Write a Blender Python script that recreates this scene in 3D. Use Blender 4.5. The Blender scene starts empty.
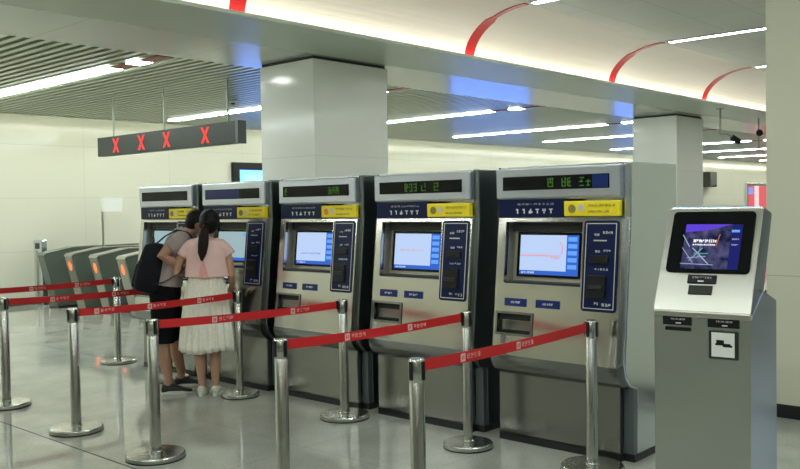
import bpy, bmesh, math, random
from mathutils import Vector, Matrix, Euler
random.seed(7)
S = bpy.context.scene
C = S.collection
PI = math.pi

# ------------------------------------------------------------------ materials
def nodes(m):
    m.use_nodes = True
    nt = m.node_tree
    return nt, nt.nodes['Principled BSDF']

def mat(name, col, rough=0.5, metal=0.0, spec=0.5, emit=None, estr=0.0, coat=0.0, noise=0.0, nscale=20.0, bump=0.0):
    m = bpy.data.materials.new(name)
    nt, b = nodes(m)
    b.inputs['Base Color'].default_value = (*col, 1)
    b.inputs['Roughness'].default_value = rough
    b.inputs['Metallic'].default_value = metal
    b.inputs['Specular IOR Level'].default_value = spec
    if coat:
        b.inputs['Coat Weight'].default_value = coat
        b.inputs['Coat Roughness'].default_value = 0.05
    if emit:
        b.inputs['Emission Color'].default_value = (*emit, 1)
        b.inputs['Emission Strength'].default_value = estr
    if noise or bump:
        tc = nt.nodes.new('ShaderNodeTexCoord')
        n = nt.nodes.new('ShaderNodeTexNoise'); n.inputs['Scale'].default_value = nscale
        n.inputs['Detail'].default_value = 4
        nt.links.new(tc.outputs['Object'], n.inputs['Vector'])
        if noise:
            r = nt.nodes.new('ShaderNodeMix'); r.data_type = 'RGBA'
            r.inputs[6].default_value = (*[c*(1-noise) for c in col], 1)
            r.inputs[7].default_value = (*[min(1, c*(1+noise)) for c in col], 1)
            nt.links.new(n.outputs['Fac'], r.inputs[0])
            nt.links.new(r.outputs[2], b.inputs['Base Color'])
        if bump:
            bp = nt.nodes.new('ShaderNodeBump'); bp.inputs['Strength'].default_value = bump
            bp.inputs['Distance'].default_value = 0.01
            nt.links.new(n.outputs['Fac'], bp.inputs['Height'])
            nt.links.new(bp.outputs['Normal'], b.inputs['Normal'])
    return m

def brushed(name, col, rough=0.28, stretch=(1, 1, 60), var=0.03):
    """stainless sheet with a fine brushed grain and soft mottling"""
    m = bpy.data.materials.new(name)
    nt, b = nodes(m)
    b.inputs['Metallic'].default_value = 1.0
    tc = nt.nodes.new('ShaderNodeTexCoord')
    mp = nt.nodes.new('ShaderNodeMapping'); mp.inputs['Scale'].default_value = stretch
    n = nt.nodes.new('ShaderNodeTexNoise'); n.inputs['Scale'].default_value = 6; n.inputs['Detail'].default_value = 6
    nt.links.new(tc.outputs['Object'], mp.inputs['Vector']); nt.links.new(mp.outputs['Vector'], n.inputs['Vector'])
    r = nt.nodes.new('ShaderNodeMix'); r.data_type = 'RGBA'
    r.inputs[6].default_value = (*[c*(1-var) for c in col], 1); r.inputs[7].default_value = (*[min(1, c*(1+var)) for c in col], 1)
    nt.links.new(n.outputs['Fac'], r.inputs[0]); nt.links.new(r.outputs[2], b.inputs['Base Color'])
    mr = nt.nodes.new('ShaderNodeMapRange'); mr.inputs['To Min'].default_value = rough*0.93; mr.inputs['To Max'].default_value = rough*1.08
    nt.links.new(n.outputs['Fac'], mr.inputs['Value']); nt.links.new(mr.outputs['Result'], b.inputs['Roughness'])
    # slight waviness of sheet metal
    n2 = nt.nodes.new('ShaderNodeTexNoise'); n2.inputs['Scale'].default_value = 2.2
    nt.links.new(tc.outputs['Object'], n2.inputs['Vector'])
    bp = nt.nodes.new('ShaderNodeBump'); bp.inputs['Strength'].default_value = 0.12; bp.inputs['Distance'].default_value = 0.02
    nt.links.new(n2.outputs['Fac'], bp.inputs['Height']); nt.links.new(bp.outputs['Normal'], b.inputs['Normal'])
    return m

def panelled(name, col, line, bw, bh, axes, off=(0, 0), rough=0.2, mortar=0.004, noise=0.03, nscale=1.5, speck=0.0, coat=0.0):
    """large panels or tiles with thin joints; axes = which two object axes carry the grid"""
    m = bpy.data.materials.new(name)
    nt, b = nodes(m)
    b.inputs['Roughness'].default_value = rough
    tc = nt.nodes.new('ShaderNodeTexCoord')
    sp = nt.nodes.new('ShaderNodeSeparateXYZ'); cb = nt.nodes.new('ShaderNodeCombineXYZ')
    nt.links.new(tc.outputs['Object'], sp.inputs[0])
    for k, a in enumerate(axes):
        ad = nt.nodes.new('ShaderNodeMath'); ad.operation = 'ADD'; ad.inputs[1].default_value = off[k]
        nt.links.new(sp.outputs['XYZ'.index(a)], ad.inputs[0]); nt.links.new(ad.outputs[0], cb.inputs[k])
    br = nt.nodes.new('ShaderNodeTexBrick'); br.offset = 0.0; br.inputs['Scale'].default_value = 1.0
    br.inputs['Brick Width'].default_value = bw; br.inputs['Row Height'].default_value = bh
    br.inputs['Mortar Size'].default_value = mortar; br.inputs['Mortar Smooth'].default_value = 0.2
    br.inputs['Bias'].default_value = 0
    br.inputs['Color1'].default_value = (*[c*(1-noise) for c in col], 1)
    br.inputs['Color2'].default_value = (*[min(1, c*(1+noise)) for c in col], 1)
    br.inputs['Mortar'].default_value = (*line, 1)
    nt.links.new(cb.outputs[0], br.inputs['Vector'])
    out = br.outputs['Color']
    if speck:
        n = nt.nodes.new('ShaderNodeTexNoise'); n.inputs['Scale'].default_value = 60; n.inputs['Detail'].default_value = 5
        n3 = nt.nodes.new('ShaderNodeTexNoise'); n3.inputs['Scale'].default_value = nscale; n3.inputs['Detail'].default_value = 4
        nt.links.new(tc.outputs['Object'], n.inputs['Vector']); nt.links.new(tc.outputs['Object'], n3.inputs['Vector'])
        ad = nt.nodes.new('ShaderNodeMath'); ad.operation = 'ADD'
        nt.links.new(n.outputs['Fac'], ad.inputs[0]); nt.links.new(n3.outputs['Fac'], ad.inputs[1])
        mr = nt.nodes.new('ShaderNodeMapRange'); mr.inputs['From Min'].default_value = 0.6; mr.inputs['From Max'].default_value = 1.4
        mr.inputs['To Min'].default_value = 1-speck; mr.inputs['To Max'].default_value = 1+speck
        nt.links.new(ad.outputs[0], mr.inputs['Value'])
        mx = nt.nodes.new('ShaderNodeVectorMath'); mx.operation = 'SCALE'
        nt.links.new(out, mx.inputs[0]); nt.links.new(mr.outputs['Result'], mx.inputs['Scale'])
        out = mx.outputs[0]
    nt.links.new(out, b.inputs['Base Color'])
    if coat:
        b.inputs['Coat Weight'].default_value = coat; b.inputs['Coat Roughness'].default_value = 0.04
    return m

def light(name, col, s):
    m = bpy.data.materials.new(name); m.use_nodes = True
    nt = m.node_tree; nt.nodes.clear()
    e = nt.nodes.new('ShaderNodeEmission'); e.inputs[0].default_value = (*col, 1); e.inputs[1].default_value = s
    o = nt.nodes.new('ShaderNodeOutputMaterial'); nt.links.new(e.outputs[0], o.inputs[0])
    return m

M = {}
WARM = (1.0, 0.97, 0.80)
M['floor'] = panelled('polished granite', (0.34, 0.35, 0.31), (0.24, 0.25, 0.22), 1.0, 1.0, 'XY', (100.4, 100.12), rough=0.06, mortar=0.003, noise=0.03, nscale=3.0, speck=0.22)
M['wall'] = panelled('cream enamel wall panel', (0.51, 0.525, 0.45), (0.39, 0.40, 0.345), 1.8, 0.93, 'YZ', (100, 0), rough=0.16, mortar=0.004, noise=0.015)
M['wallx'] = panelled('cream enamel wall panel across', (0.51, 0.525, 0.45), (0.39, 0.40, 0.345), 1.8, 1.05, 'XZ', (100, 0), rough=0.2, mortar=0.004, noise=0.015)
M['column'] = panelled('white glazed column panel', (0.92, 0.93, 0.87), (0.80, 0.82, 0.76), 20, 4.0, 'YZ', (103, 1.87), rough=0.14, mortar=0.004, noise=0.0)
M['pillar'] = panelled('beige pillar panel', (0.70, 0.69, 0.54), (0.45, 0.45, 0.35), 20, 4.0, 'YZ', (103, 2.95), rough=0.3, mortar=0.003, noise=0.0)
M['gap'] = mat('dark shadow joint', (0.03, 0.035, 0.03), 0.7)
M['skirting'] = mat('black skirting', (0.012, 0.013, 0.016), 0.35)
M['soffit'] = mat('satin grey-green soffit', (0.46, 0.51, 0.41), 0.35, noise=0.04, nscale=1.0)
M['gloss'] = panelled('glossy soffit panel', (0.45, 0.48, 0.42), (0.28, 0.30, 0.26), 20, 1.5, 'XY', (100, 100), rough=0.2, mortar=0.004, noise=0.01)
M['slat'] = mat('pale metal slat', (0.38, 0.42, 0.32), 0.28, metal=0.2, noise=0.04, nscale=2)
M['plenum'] = mat('dark plenum', (0.05, 0.058, 0.045), 0.9)
M['louvre_back'] = mat('grey green louvre backing', (0.22, 0.26, 0.18), 0.8)
M['vault'] = mat('white vault', (0.80, 0.76, 0.66), 0.5, noise=0.01, nscale=1)
M['ceil'] = panelled('white ceiling panel', (0.56, 0.60, 0.53), (0.40, 0.43, 0.38), 0.6, 1.2, 'XY', (100, 100), rough=0.4, mortar=0.006, noise=0.03)
M['redstripe'] = mat('red enamel stripe', (0.48, 0.014, 0.014), 0.35)
M['redbar'] = mat('red ceiling bar', (0.30, 0.06, 0.045), 0.4)
M['tube'] = light('white strip light', (0.93, 1.0, 0.95), 37.0)
M['cove'] = light('warm cove light', (1.0, 0.94, 0.84), 8.5)
M['wcove'] = light('wall cove light', (0.98, 0.99, 0.88), 20.0)

M['steel'] = brushed('brushed stainless', (0.58, 0.59, 0.57), 0.24, (1, 1, 50))
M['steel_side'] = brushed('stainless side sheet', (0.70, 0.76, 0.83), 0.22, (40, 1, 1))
M['steel_fascia'] = brushed('grey painted metal fascia', (0.52, 0.55, 0.61), 0.38, (1.5, 1.5, 50))
M['champagne'] = brushed('champagne stainless', (0.58, 0.57, 0.54), 0.15, (1.5, 1.5, 50))
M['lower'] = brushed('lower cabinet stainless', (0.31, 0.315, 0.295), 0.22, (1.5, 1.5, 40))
M['steel_shade'] = brushed('stainless side sheet in gap shade', (0.20, 0.235, 0.235), 0.3, (40, 1, 1))  # side sheet steel darkened to carry the shade of the machine gaps
M['recess'] = brushed('satin recess lining', (0.50, 0.485, 0.42), 0.5, (1.5, 1.5, 40))
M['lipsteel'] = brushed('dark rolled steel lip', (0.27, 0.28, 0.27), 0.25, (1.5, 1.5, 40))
M['chrome'] = mat('polished steel tube', (0.52, 0.53, 0.49), 0.22, metal=1.0)
M['kiosk'] = brushed('satin kiosk steel', (0.50, 0.53, 0.50), 0.26, (1.5, 1.5, 60))
M['kioskhead'] = brushed('light kiosk steel', (0.56, 0.555, 0.50), 0.30, (1.5, 1.5, 60), 0.015)
M['kioskside'] = brushed('blue grey kiosk side', (0.34, 0.42, 0.57), 0.26, (1, 1, 1), 0.03)
M['side_dark'] = mat('dark gap shade and sign cap', (0.10, 0.12, 0.125), 0.35)  # gap and corner shade put into colour; own colour on the sign cap
M['black'] = mat('black plastic', (0.010, 0.011, 0.012), 0.4, spec=0.25)
M['glass'] = mat('black display glass', (0.005, 0.006, 0.006), 0.12, spec=0.18)
M['navy'] = mat('navy enamel', (0.005, 0.011, 0.058), 0.35, spec=0.2)
M['navy2'] = mat('navy label and display reflection', (0.012, 0.028, 0.15), 0.3, spec=0.25)
M['yellow'] = mat('yellow notice', (0.95, 0.76, 0.02), 0.5)
M['yellowink'] = mat('ochre print', (0.28, 0.22, 0.03), 0.5)
M['orangeink'] = mat('orange print', (0.75, 0.25, 0.03), 0.5)
M['greyink'] = mat('grey print', (0.60, 0.60, 0.58), 0.5)
M['white'] = mat('white print', (0.75, 0.76, 0.78), 0.5)
M['paper'] = mat('white notice paper', (0.88, 0.90, 0.86), 0.4)
M['dark'] = mat('dark recess', (0.03, 0.034, 0.03), 0.5, spec=0.25)
M['greenled'] = light('green characters', (0.14, 0.36, 0.06), 0.32)
M['scr_white'] = light('pale blue screen', (0.50, 0.64, 0.92), 0.95)
M['scr_pale'] = light('pale grey screen', (0.42, 0.58, 0.62), 0.75)
M['scr_blue'] = light('blue screen bar', (0.05, 0.17, 0.75), 0.75)
M['scr_mid'] = light('mid blue screen button', (0.14, 0.38, 0.95), 0.95)
M['scr_line'] = light('red route line', (0.85, 0.32, 0.36), 0.9)
M['scr_txt'] = light('white screen text', (0.9, 0.93, 1.0), 1.0)
M['red_belt'] = mat('red webbing', (0.56, 0.012, 0.014), 0.55, noise=0.08, nscale=60)
M['belt_ink'] = mat('pale print on webbing', (0.80, 0.52, 0.50), 0.6)
M['ledred'] = light('red led cross', (1.0, 0.085, 0.07), 1.1)
M['signblack'] = mat('dark sign face', (0.025, 0.033, 0.030), 0.35, spec=0.3)
M['orange_led'] = light('orange gate light', (1.0, 0.16, 0.05), 2.0)
M['gateside'] = mat('dark green gate side', (0.09, 0.11, 0.09), 0.25)
M['gateend'] = brushed('gate end steel', (0.42, 0.42, 0.38), 0.32)
M['blue_screen'] = light('blue advertising screen', (0.10, 0.26, 1.0), 4.0)
M['cyan_screen'] = light('cyan screen patch', (0.35, 0.75, 1.0), 1.6)
M['ad_red'] = light('red advert', (0.85, 0.16, 0.17), 0.85)
M['ad_pink'] = light('pale pink advert', (1.0, 0.62, 0.62), 1.1)
M['ad_blue'] = light('blue advert patch', (0.30, 0.38, 0.95), 0.9)
M['skin'] = mat('skin', (0.46, 0.25, 0.17), 0.5, noise=0.05, nscale=12)
M['skin2'] = mat('tanned skin', (0.50, 0.29, 0.19), 0.5, noise=0.05, nscale=12)
M['hair'] = mat('black hair', (0.006, 0.005, 0.005), 0.5, spec=0.2, bump=0.4, nscale=90)
M['ponytail'] = mat('dark brown hair', (0.012, 0.006, 0.005), 0.5, spec=0.2, bump=0.5, nscale=80)
M['tee'] = mat('taupe cotton', (0.34, 0.28, 0.275), 0.85, noise=0.06, nscale=15, bump=0.3)
M['shorts'] = mat('black cotton', (0.006, 0.006, 0.008), 0.9, spec=0.1)
M['pink'] = mat('pale pink cotton', (0.86, 0.58, 0.54), 0.8, noise=0.04, nscale=14)
M['pink2'] = mat('salmon pink dotted cotton', (0.80, 0.40, 0.38), 0.8, noise=0.25, nscale=90)
M['lace'] = mat('cream lace', (0.84, 0.82, 0.71), 0.9, noise=0.16, nscale=45, bump=0.5)
M['shoe_w'] = mat('pale canvas shoe', (0.58, 0.57, 0.50), 0.6)
M['shoe_b'] = mat('black canvas shoe', (0.012, 0.012, 0.014), 0.6)
M['sole'] = mat('white rubber sole', (0.65, 0.64, 0.60), 0.5)
M['bag'] = mat('black nylon', (0.006, 0.007, 0.012), 0.65, spec=0.2, bump=0.5, nscale=14)
M['strap'] = mat('dark webbing', (0.02, 0.021, 0.03), 0.7)
M['eye'] = mat('eye', (0.02, 0.015, 0.012), 0.2)
M['lip'] = mat('lips', (0.42, 0.14, 0.12), 0.5)
M['rod'] = mat('thin grey steel rod', (0.30, 0.33, 0.28), 0.4, metal=0.6)

# ------------------------------------------------------------------ helpers
def link(name, bm, m, parent=None, bevel=0.0, smooth=False, segs=2):
    bmesh.ops.recalc_face_normals(bm, faces=bm.faces)
    me = bpy.data.meshes.new(name); bm.to_mesh(me); bm.free()
    me.materials.append(m)
    o = bpy.data.objects.new(name, me); C.objects.link(o)
    if parent: o.parent = parent
    if smooth:
        for p in me.polygons: p.use_smooth = True
    if bevel:
        b = o.modifiers.new('bevel', 'BEVEL'); b.width = bevel; b.segments = segs; b.limit_method = 'ANGLE'
        b.harden_normals = False
    return o

def empty(name, loc, rz=0.0):
    o = bpy.data.objects.new(name, None); C.objects.link(o)
    o.location = loc; o.rotation_euler = (0, 0, rz); o.empty_display_size = 0.1
    return o

def tag(o, label, cat=None, group=None, kind=None):
    if label: o['label'] = label
    if cat: o['category'] = cat
    if group: o['group'] = group
    if kind: o['kind'] = kind
    return o

def struct(name, bm, m, **k):
    o = link(name, bm, m, **k); o['kind'] = 'structure'; return o

def box(bm, x0, x1, y0, y1, z0, z1):
    v = [bm.verts.new(p) for p in ((x0,y0,z0),(x1,y0,z0),(x1,y1,z0),(x0,y1,z0),(x0,y0,z1),(x1,y0,z1),(x1,y1,z1),(x0,y1,z1))]
    for f in ((0,1,2,3),(4,5,6,7),(0,1,5,4),(1,2,6,5),(2,3,7,6),(3,0,4,7)): bm.faces.new([v[i] for i in f])
    return bm

def B(*a):
    bm = bmesh.new(); box(bm, *a); return bm

def hexa(bm, pts):
    v = [bm.verts.new(p) for p in pts]
    for f in ((0,1,2,3),(4,5,6,7),(0,1,5,4),(1,2,6,5),(2,3,7,6),(3,0,4,7)): bm.faces.new([v[i] for i in f])

def prism_x(bm, prof, x0, x1):
    """profile of (y, z) points pushed along x"""
    a = [bm.verts.new((x0, y, z)) for y, z in prof]; b = [bm.verts.new((x1, y, z)) for y, z in prof]
    bm.faces.new(a); bm.faces.new(b)
    n = len(prof)
    for i in range(n):
        j = (i+1) % n; bm.faces.new((a[i], a[j], b[j], b[i]))
    return bm

def prism_y(bm, prof, y0, y1):
    """profile of (x, z) points pushed along y"""
    a = [bm.verts.new((x, y0, z)) for x, z in prof]; b = [bm.verts.new((x, y1, z)) for x, z in prof]
    bm.faces.new(a); bm.faces.new(b)
    n = len(prof)
    for i in range(n):
        j = (i+1) % n; bm.faces.new((a[i], a[j], b[j], b[i]))
    return bm

def lathe(bm, prof, n=32, c=(0, 0)):
    """closed profile of (r, z) from axis to axis"""
    rings = []
    for r, z in prof:
        if r < 1e-6: rings.append([bm.verts.new((c[0], c[1], z))])
        else: rings.append([bm.verts.new((c[0]+r*math.cos(2*PI*i/n), c[1]+r*math.sin(2*PI*i/n), z)) for i in range(n)])
    for a, b in zip(rings, rings[1:]):
        for i in range(n):
            j = (i+1) % n
            if len(a) == 1 and len(b) == 1: continue
            if len(a) == 1: bm.faces.new((a[0], b[i], b[j]))
            elif len(b) == 1: bm.faces.new((a[i], a[j], b[0]))
            else: bm.faces.new((a[i], a[j], b[j], b[i]))
    return bm

def tube(bm, pts, side=(1, 0, 0), n=16, caps=True):
    """pts: (centre, radius along side, radius across)"""
    P = [(Vector(c), ra, rb) for c, ra, rb in pts]
    side = Vector(side)
    if caps:
        def ext(p, q):
            d = (p[0]-q[0]).normalized(); r = min(p[1], p[2])
            return [(p[0]+d*r*0.55, p[1]*0.8, p[2]*0.8), (p[0]+d*r*0.85, p[1]*0.45, p[2]*0.45)]
        e0 = ext(P[0], P[1]); e1 = ext(P[-1], P[-2])
        P = [e0[1], e0[0]] + P + e1
    rings = []
    for i, (c, ra, rb) in enumerate(P):
        t = (P[min(i+1, len(P)-1)][0] - P[max(i-1, 0)][0]).normalized()
        s = (side - t*t.dot(side))
        if s.length < 0.05: s = (Vector((0, 1, 0)) - t*t.y)
        s.normalize(); b = t.cross(s)
        rings.append([bm.verts.new(c + s*ra*math.cos(2*PI*k/n) + b*rb*math.sin(2*PI*k/n)) for k in range(n)])
    for a, b in zip(rings, rings[1:]):
        for k in range(n):
            j = (k+1) % n; bm.faces.new((a[k], a[j], b[j], b[k]))
    bm.faces.new(rings[0]); bm.faces.new(rings[-1])
    return bm

def ball(bm, c, r, rot=None, n=20):
    m = Matrix.Translation(Vector(c))
    if rot: m = m @ rot.to_matrix().to_4x4()
    m = m @ Matrix.Diagonal((r[0], r[1], r[2], 1))
    bmesh.ops.create_uvsphere(bm, u_segments=n, v_segments=n*2//3, radius=1.0, matrix=m)
    return bm

def fused(name, bm, m, parent, voxel=0.008, it=4):
    """one continuous skin over everything in the bmesh"""
    o = link(name, bm, m, parent, smooth=True)
    r = o.modifiers.new('remesh', 'REMESH'); r.mode = 'VOXEL'; r.voxel_size = voxel; r.use_smooth_shade = True
    s = o.modifiers.new('smooth', 'SMOOTH'); s.factor = 0.6; s.iterations = it
    return o

def glyphs(bm, place, x0, x1, z0, z1, n, seed, t=0.12):
    """n small stroke characters in a row; place(x, z, off) gives the 3D point"""
    rnd = random.Random(seed)
    cw = (x1-x0)/n
    for i in range(n):
        a = x0+cw*(i+0.12); b = x0+cw*(i+0.88); h = z1-z0
        w = b-a; th = h*t
        bars = []
        for k in (0.08, 0.5, 0.88):
            if rnd.random() < 0.8: bars.append((a+w*rnd.choice((0, 0.15)), b-w*rnd.choice((0, 0.2)), z0+h*k-th/2, z0+h*k+th/2))
        for k in (0.1, 0.5, 0.85):
            if rnd.random() < 0.65: bars.append((a+w*k-th/2, a+w*k+th/2, z0+h*rnd.choice((0, 0.1, 0.4)), z1-h*rnd.choice((0, 0.1, 0.3))))
        if not bars: bars.append((a, b, z0+h*0.4, z0+h*0.6))
        for p, q, r, s in bars:
            hexa(bm, [place(p, r, 0), place(q, r, 0), place(q, s, 0), place(p, s, 0),
                      place(p, r, 0.002), place(q, r, 0.002), place(q, s, 0.002), place(p, s, 0.002)])
    return bm

def runs(name, m, parent, place, rs):
    for (a, b, c, d, n, seed, *t) in rs:
        link(name, glyphs(bmesh.new(), place, a, b, c, d, n, seed, *t), m, parent)

def rounded(place, x0, x1, z0, z1, r, o0, o1, n=6):
    bm = bmesh.new(); pts = []
    for cx, cz, a0 in ((x1-r, z1-r, 0), (x0+r, z1-r, PI/2), (x0+r, z0+r, PI), (x1-r, z0+r, 1.5*PI)):
        for k in range(n+1):
            a = a0+k/n*PI/2; pts.append((cx+r*math.cos(a), cz+r*math.sin(a)))
    A = [bm.verts.new(place(x, z, o0)) for x, z in pts]; Z = [bm.verts.new(place(x, z, o1)) for x, z in pts]
    bm.faces.new(A); bm.faces.new(Z)
    for i in range(len(pts)): j = (i+1) % len(pts); bm.faces.new((A[i], A[j], Z[j], Z[i]))
    return bm

# ------------------------------------------------------------------ camera
F_, yaw, pitch, roll, H = 871.96, 0.735123, 0.0331828, -0.0178221, 1.6153
f = Vector((-math.sin(yaw)*math.cos(pitch), math.cos(yaw)*math.cos(pitch), -math.sin(pitch)))
r0 = Vector((math.cos(yaw), math.sin(yaw), 0)); u0 = r0.cross(f)
r = math.cos(roll)*r0 + math.sin(roll)*u0; u = -math.sin(roll)*r0 + math.cos(roll)*u0
cd = bpy.data.cameras.new('camera'); cam = bpy.data.objects.new('camera', cd); C.objects.link(cam)
mm = Matrix((r, u, -f)).transposed().to_4x4(); mm.translation = (0, 0, H)
cam.matrix_world = mm
cd.sensor_width = 36; cd.lens = F_/800*36; cd.clip_start = 0.05; cd.clip_end = 200
S.camera = cam

# ------------------------------------------------------------------ room
YB, YE = -13.0, 48.0           # behind the camera, far end of the hall
XL, XR = -15.0, 7.0
ZS, ZC = 3.12, 3.585
struct('floor', B(XL-0.3, XR+0.3, YB-0.3, YE+0.3, -0.1, 0), M['floor'])
struct('wall_left', B(XL-0.2, XL, YB, YE, 0, 3.9), M['wall'])
struct('wall_right', B(XR, XR+0.2, YB, YE, 0, 3.9), M['wall'])
struct('wall_back', B(XL-0.2, XR+0.2, YB-0.2, YB, 0, 3.9), M['wallx'])
struct('wall_front', B(XL-0.2, XR+0.2, YE, YE+0.2, 0, 3.9), M['wallx'])
struct('baseboard_left', B(XL, XL+0.015, YB, YE, 0, 0.1), M['gap'])
# upper slab over everything
struct('ceiling', B(XL-0.2, XR+0.2, YB-0.2, YE+0.2, 3.9, 4.0), M['plenum'])
struct('trim_6', B(XL, XR, 2.872, 2.882, 0.0, 0.0015), M['gap'])
# slatted ceiling over the gates side
bm = bmesh.new()
y = YB+0.06
while y < YE-0.1:
    box(bm, -13.4, -7.47, y, y+0.068, 3.14, 3.17); y += 0.13
struct('ceiling', bm, M['slat'])
struct('ceiling', B(-13.4, -7.47, YB, YE, 3.21, 3.24), M['louvre_back'])
struct('trim_1', B(-13.45, -13.4, YB, YE, 3.13, 3.36), M['slat'])
struct('trim_2', B(XL, -13.45, YB, YE, 3.72, 3.9), M['vault'])
# soffit between the slats and the vault
struct('ceiling', B(-7.45, -6.38, YB, YE, ZS, ZS+0.08), M['gloss'])
bm = bmesh.new()
prism_y(bm, [(-6.38, ZS), (-5.50, ZS), (-5.50, ZS+0.032), (-5.51, ZS+0.032), (-5.51, ZS+0.010), (-5.62, ZS+0.010), (-5.62, ZS+0.08), (-6.38, ZS+0.08)], YB, YE)
struct('ceiling', bm, M['soffit'])

def arc(n=14, ox=0.0, oz=0.0):
    # quarter ellipse from the cove lip up to the flat ceiling
    a, b = 0.725+ox, ZC-ZS+oz-0.015
    cx, cz = -4.86, ZS+0.015
    return [(cx - a*math.cos(t*PI/2/n), cz + b*math.sin(t*PI/2/n)) for t in range(n+1)]
bm = bmesh.new()
pa = arc(); pb = arc(ox=0.04, oz=0.04)
prism_y(bm, pa + pb[::-1], YB, YE)
struct('ceiling', bm, M['vault'], smooth=False)
struct('ceiling', B(-4.86, 3.2, YB, YE, ZC, ZC+0.04), M['ceil'])
# mirrored far side of the vault
bm = bmesh.new()
prism_y(bm, [(-1.66-x, z) for x, z in pa + pb[::-1]], YB, YE)
struct('ceiling', bm, M['vault'])
struct('ceiling', B(3.86, XR, YB, YE, ZS, ZS+0.06), M['soffit'])
struct('trim_3', B(-5.572, -5.516, YB, YE, ZS+0.012, ZS+0.018), M['cove'])
struct('trim_5', B(3.865, 3.92, YB, YE, ZS+0.062, ZS+0.068), M['cove'])
struct('trim_4', B(-13.70, -13.52, YB+0.2, YE-0.2, 3.22, 3.24), M['wcove'])
# red arcs on the vault and strip lights running across the ceiling from each
arcs = [-4.6, -1.7, 1.25, 4.30, 7.30, 10.33, 13.25, 16.5, 19.6, 22.7, 25.8]
where = {4.30: 'nearest red arc, cut by the top edge of the photo above the left column', 7.30: 'tall red arc above the middle ticket machines',
         10.33: 'red arc above the right ticket machine, running up to a white strip light', 13.25: 'smallest red arc, by the beige pillar'}
fi = arc(n=14)
for yy in arcs:
    if yy > 1 and yy < 17:
        bm = bmesh.new()
        outer = []
        for k, (x, z) in enumerate(fi):
            t = k*PI/2/14
            nx, nz = math.cos(t), -math.sin(t)
            outer.append((x+nx*0.008, z+nz*0.008))
        w0 = 0.075
        vs = []
        for k, ((xa, za), (xb, zb)) in enumerate(zip(fi, outer)):
            w = w0*(1.0 if k < 9 else 0.5)
            vs.append([bm.verts.new((xa, yy-w, za)), bm.verts.new((xa, yy+w, za)), bm.verts.new((xb, yy+w, zb)), bm.verts.new((xb, yy-w, zb))])
        for a, b in zip(vs, vs[1:]):
            for i in range(4):
                j = (i+1) % 4; bm.faces.new((a[i], a[j], b[j], b[i]))
        bm.faces.new(vs[0]); bm.faces.new(vs[-1])
        o = link('red_arc_stripe', bm, M['redstripe'])
        tag(o, where.get(yy, 'red arc stripe on the white vault'), 'ceiling stripe', 'red arcs on the vaulted ceiling')
def ceiling_strip(x0, x1, y, z, w, label, group):
    t = empty('strip_light', ((x0+x1)/2, y, z)); tag(t, label, 'ceiling light', group)
    L = (x1-x0)/2
    bm = bmesh.new()
    box(bm, -L-0.02, L+0.02, -w/2-0.012, -w/2, -0.014, 0.0); box(bm, -L-0.02, L+0.02, w/2, w/2+0.012, -0.014, 0.0)
    box(bm, -L-0.02, -L, -w/2, w/2, -0.014, 0.0); box(bm, L, L+0.02, -w/2, w/2, -0.014, 0.0)
    link('housing', bm, M['steel_fascia'], t)
    link('diffuser', B(-L, L, -w/2, w/2, -0.010, -0.001), M['tube'], t)
    return t
vl = {10.33: 'long white strip light on the vault ceiling above the second red arc', 13.25: 'white strip light on the vault ceiling beside the beige pillar, farthest arc'}
for yy in arcs:
    if yy > 6.5:
        ceiling_strip(-4.78, -2.7, yy, ZC, 0.09, vl.get(yy, 'white strip light on the vault ceiling further along'), 'vault strip lights')
        ceiling_strip(-0.6, 3.0, yy, ZC, 0.09, 'white strip light on the vault ceiling beyond the beige pillar', 'vault strip lights')
    else:
        ceiling_strip(-4.78, 3.0, yy, ZC, 0.09, vl.get(yy, 'white strip light on the vault ceiling over the queue'), 'vault strip lights')
slat_y = [(-2.4, '', -13.2), (1.2, '', -13.2), (4.92, 'wide white strip light in the slatted ceiling, at the left edge', -13.2), (8.5, 'white strip light in the slatted ceiling behind the red cross sign', -12.9),
          (11.72, 'white strip light in the slatted ceiling just right of the large column', -12.7), (15.5, 'longest white strip light in the slatted ceiling, mid picture', -12.3),
          (18.6, 'white strip light in the slatted ceiling left of the small column', -11.9), (23.1, 'farther white strip light at the small column', -12.5),
          (27.0, '', -12.5), (31.0, '', -12.5), (35.0, '', -12.5), (39, '', -12.5)]
for yy, lb, xa in slat_y:
    w = 0.17 if yy < 6 else 0.13
    t = empty('strip_light', (-10.9, yy, 3.138)); tag(t, lb or 'white strip light far along the slatted ceiling', 'ceiling light', 'slatted ceiling strip lights')
    link('diffuser', B(xa+10.9, 2.42, -w/2, w/2, -0.012, 0.0), M['tube'], t)
    link('end_plate', B(2.42, 2.76, -w/2, w/2, -0.012, 0.0), M['redbar'], t)
    link('diffuser', B(2.76, 3.0, -w/2, w/2, -0.012, 0.0), M['tube'], t)
    link('end_plate', B(3.0, 3.38, -w/2, w/2, -0.012, 0.0), M['redbar'], t)

# columns and pillar
def column(y0, y1, label, xc=-6.825):
    t = empty('column', (xc, (y0+y1)/2, 0)); tag(t, label, 'column', kind='structure')
    d = (y1-y0)/2
    link('column_body', B(-0.415, 0.415, -d, d, 0, 3.09), M['column'], t, bevel=0.006)
    link('shadow_gap', B(-0.40, 0.40, -d+0.015, d-0.015, 3.09, 3.12), M['gap'], t)
    link('skirting', B(-0.42, 0.42, -d-0.005, d+0.005, 0, 0.1), M['skirting'], t)
column(5.88, 6.95, 'large white square column behind the ticket machines', -6.85)
column(14.46, 15.55, 'smaller white square column behind the right ticket machine', -6.99)
column(23.1, 24.2, 'distant white square column')
t = empty('pillar', (-1.82, 7.12, 0)); tag(t, 'beige pillar with black skirting at the right edge', 'pillar', kind='structure')
link('pillar_body', B(-0.5, 0.5, -0.5, 0.5, 0, ZC), M['pillar'], t)
link('skirting', B(-0.506, 0.506, -0.506, 0.506, 0, 0.1), M['skirting'], t)

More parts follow.
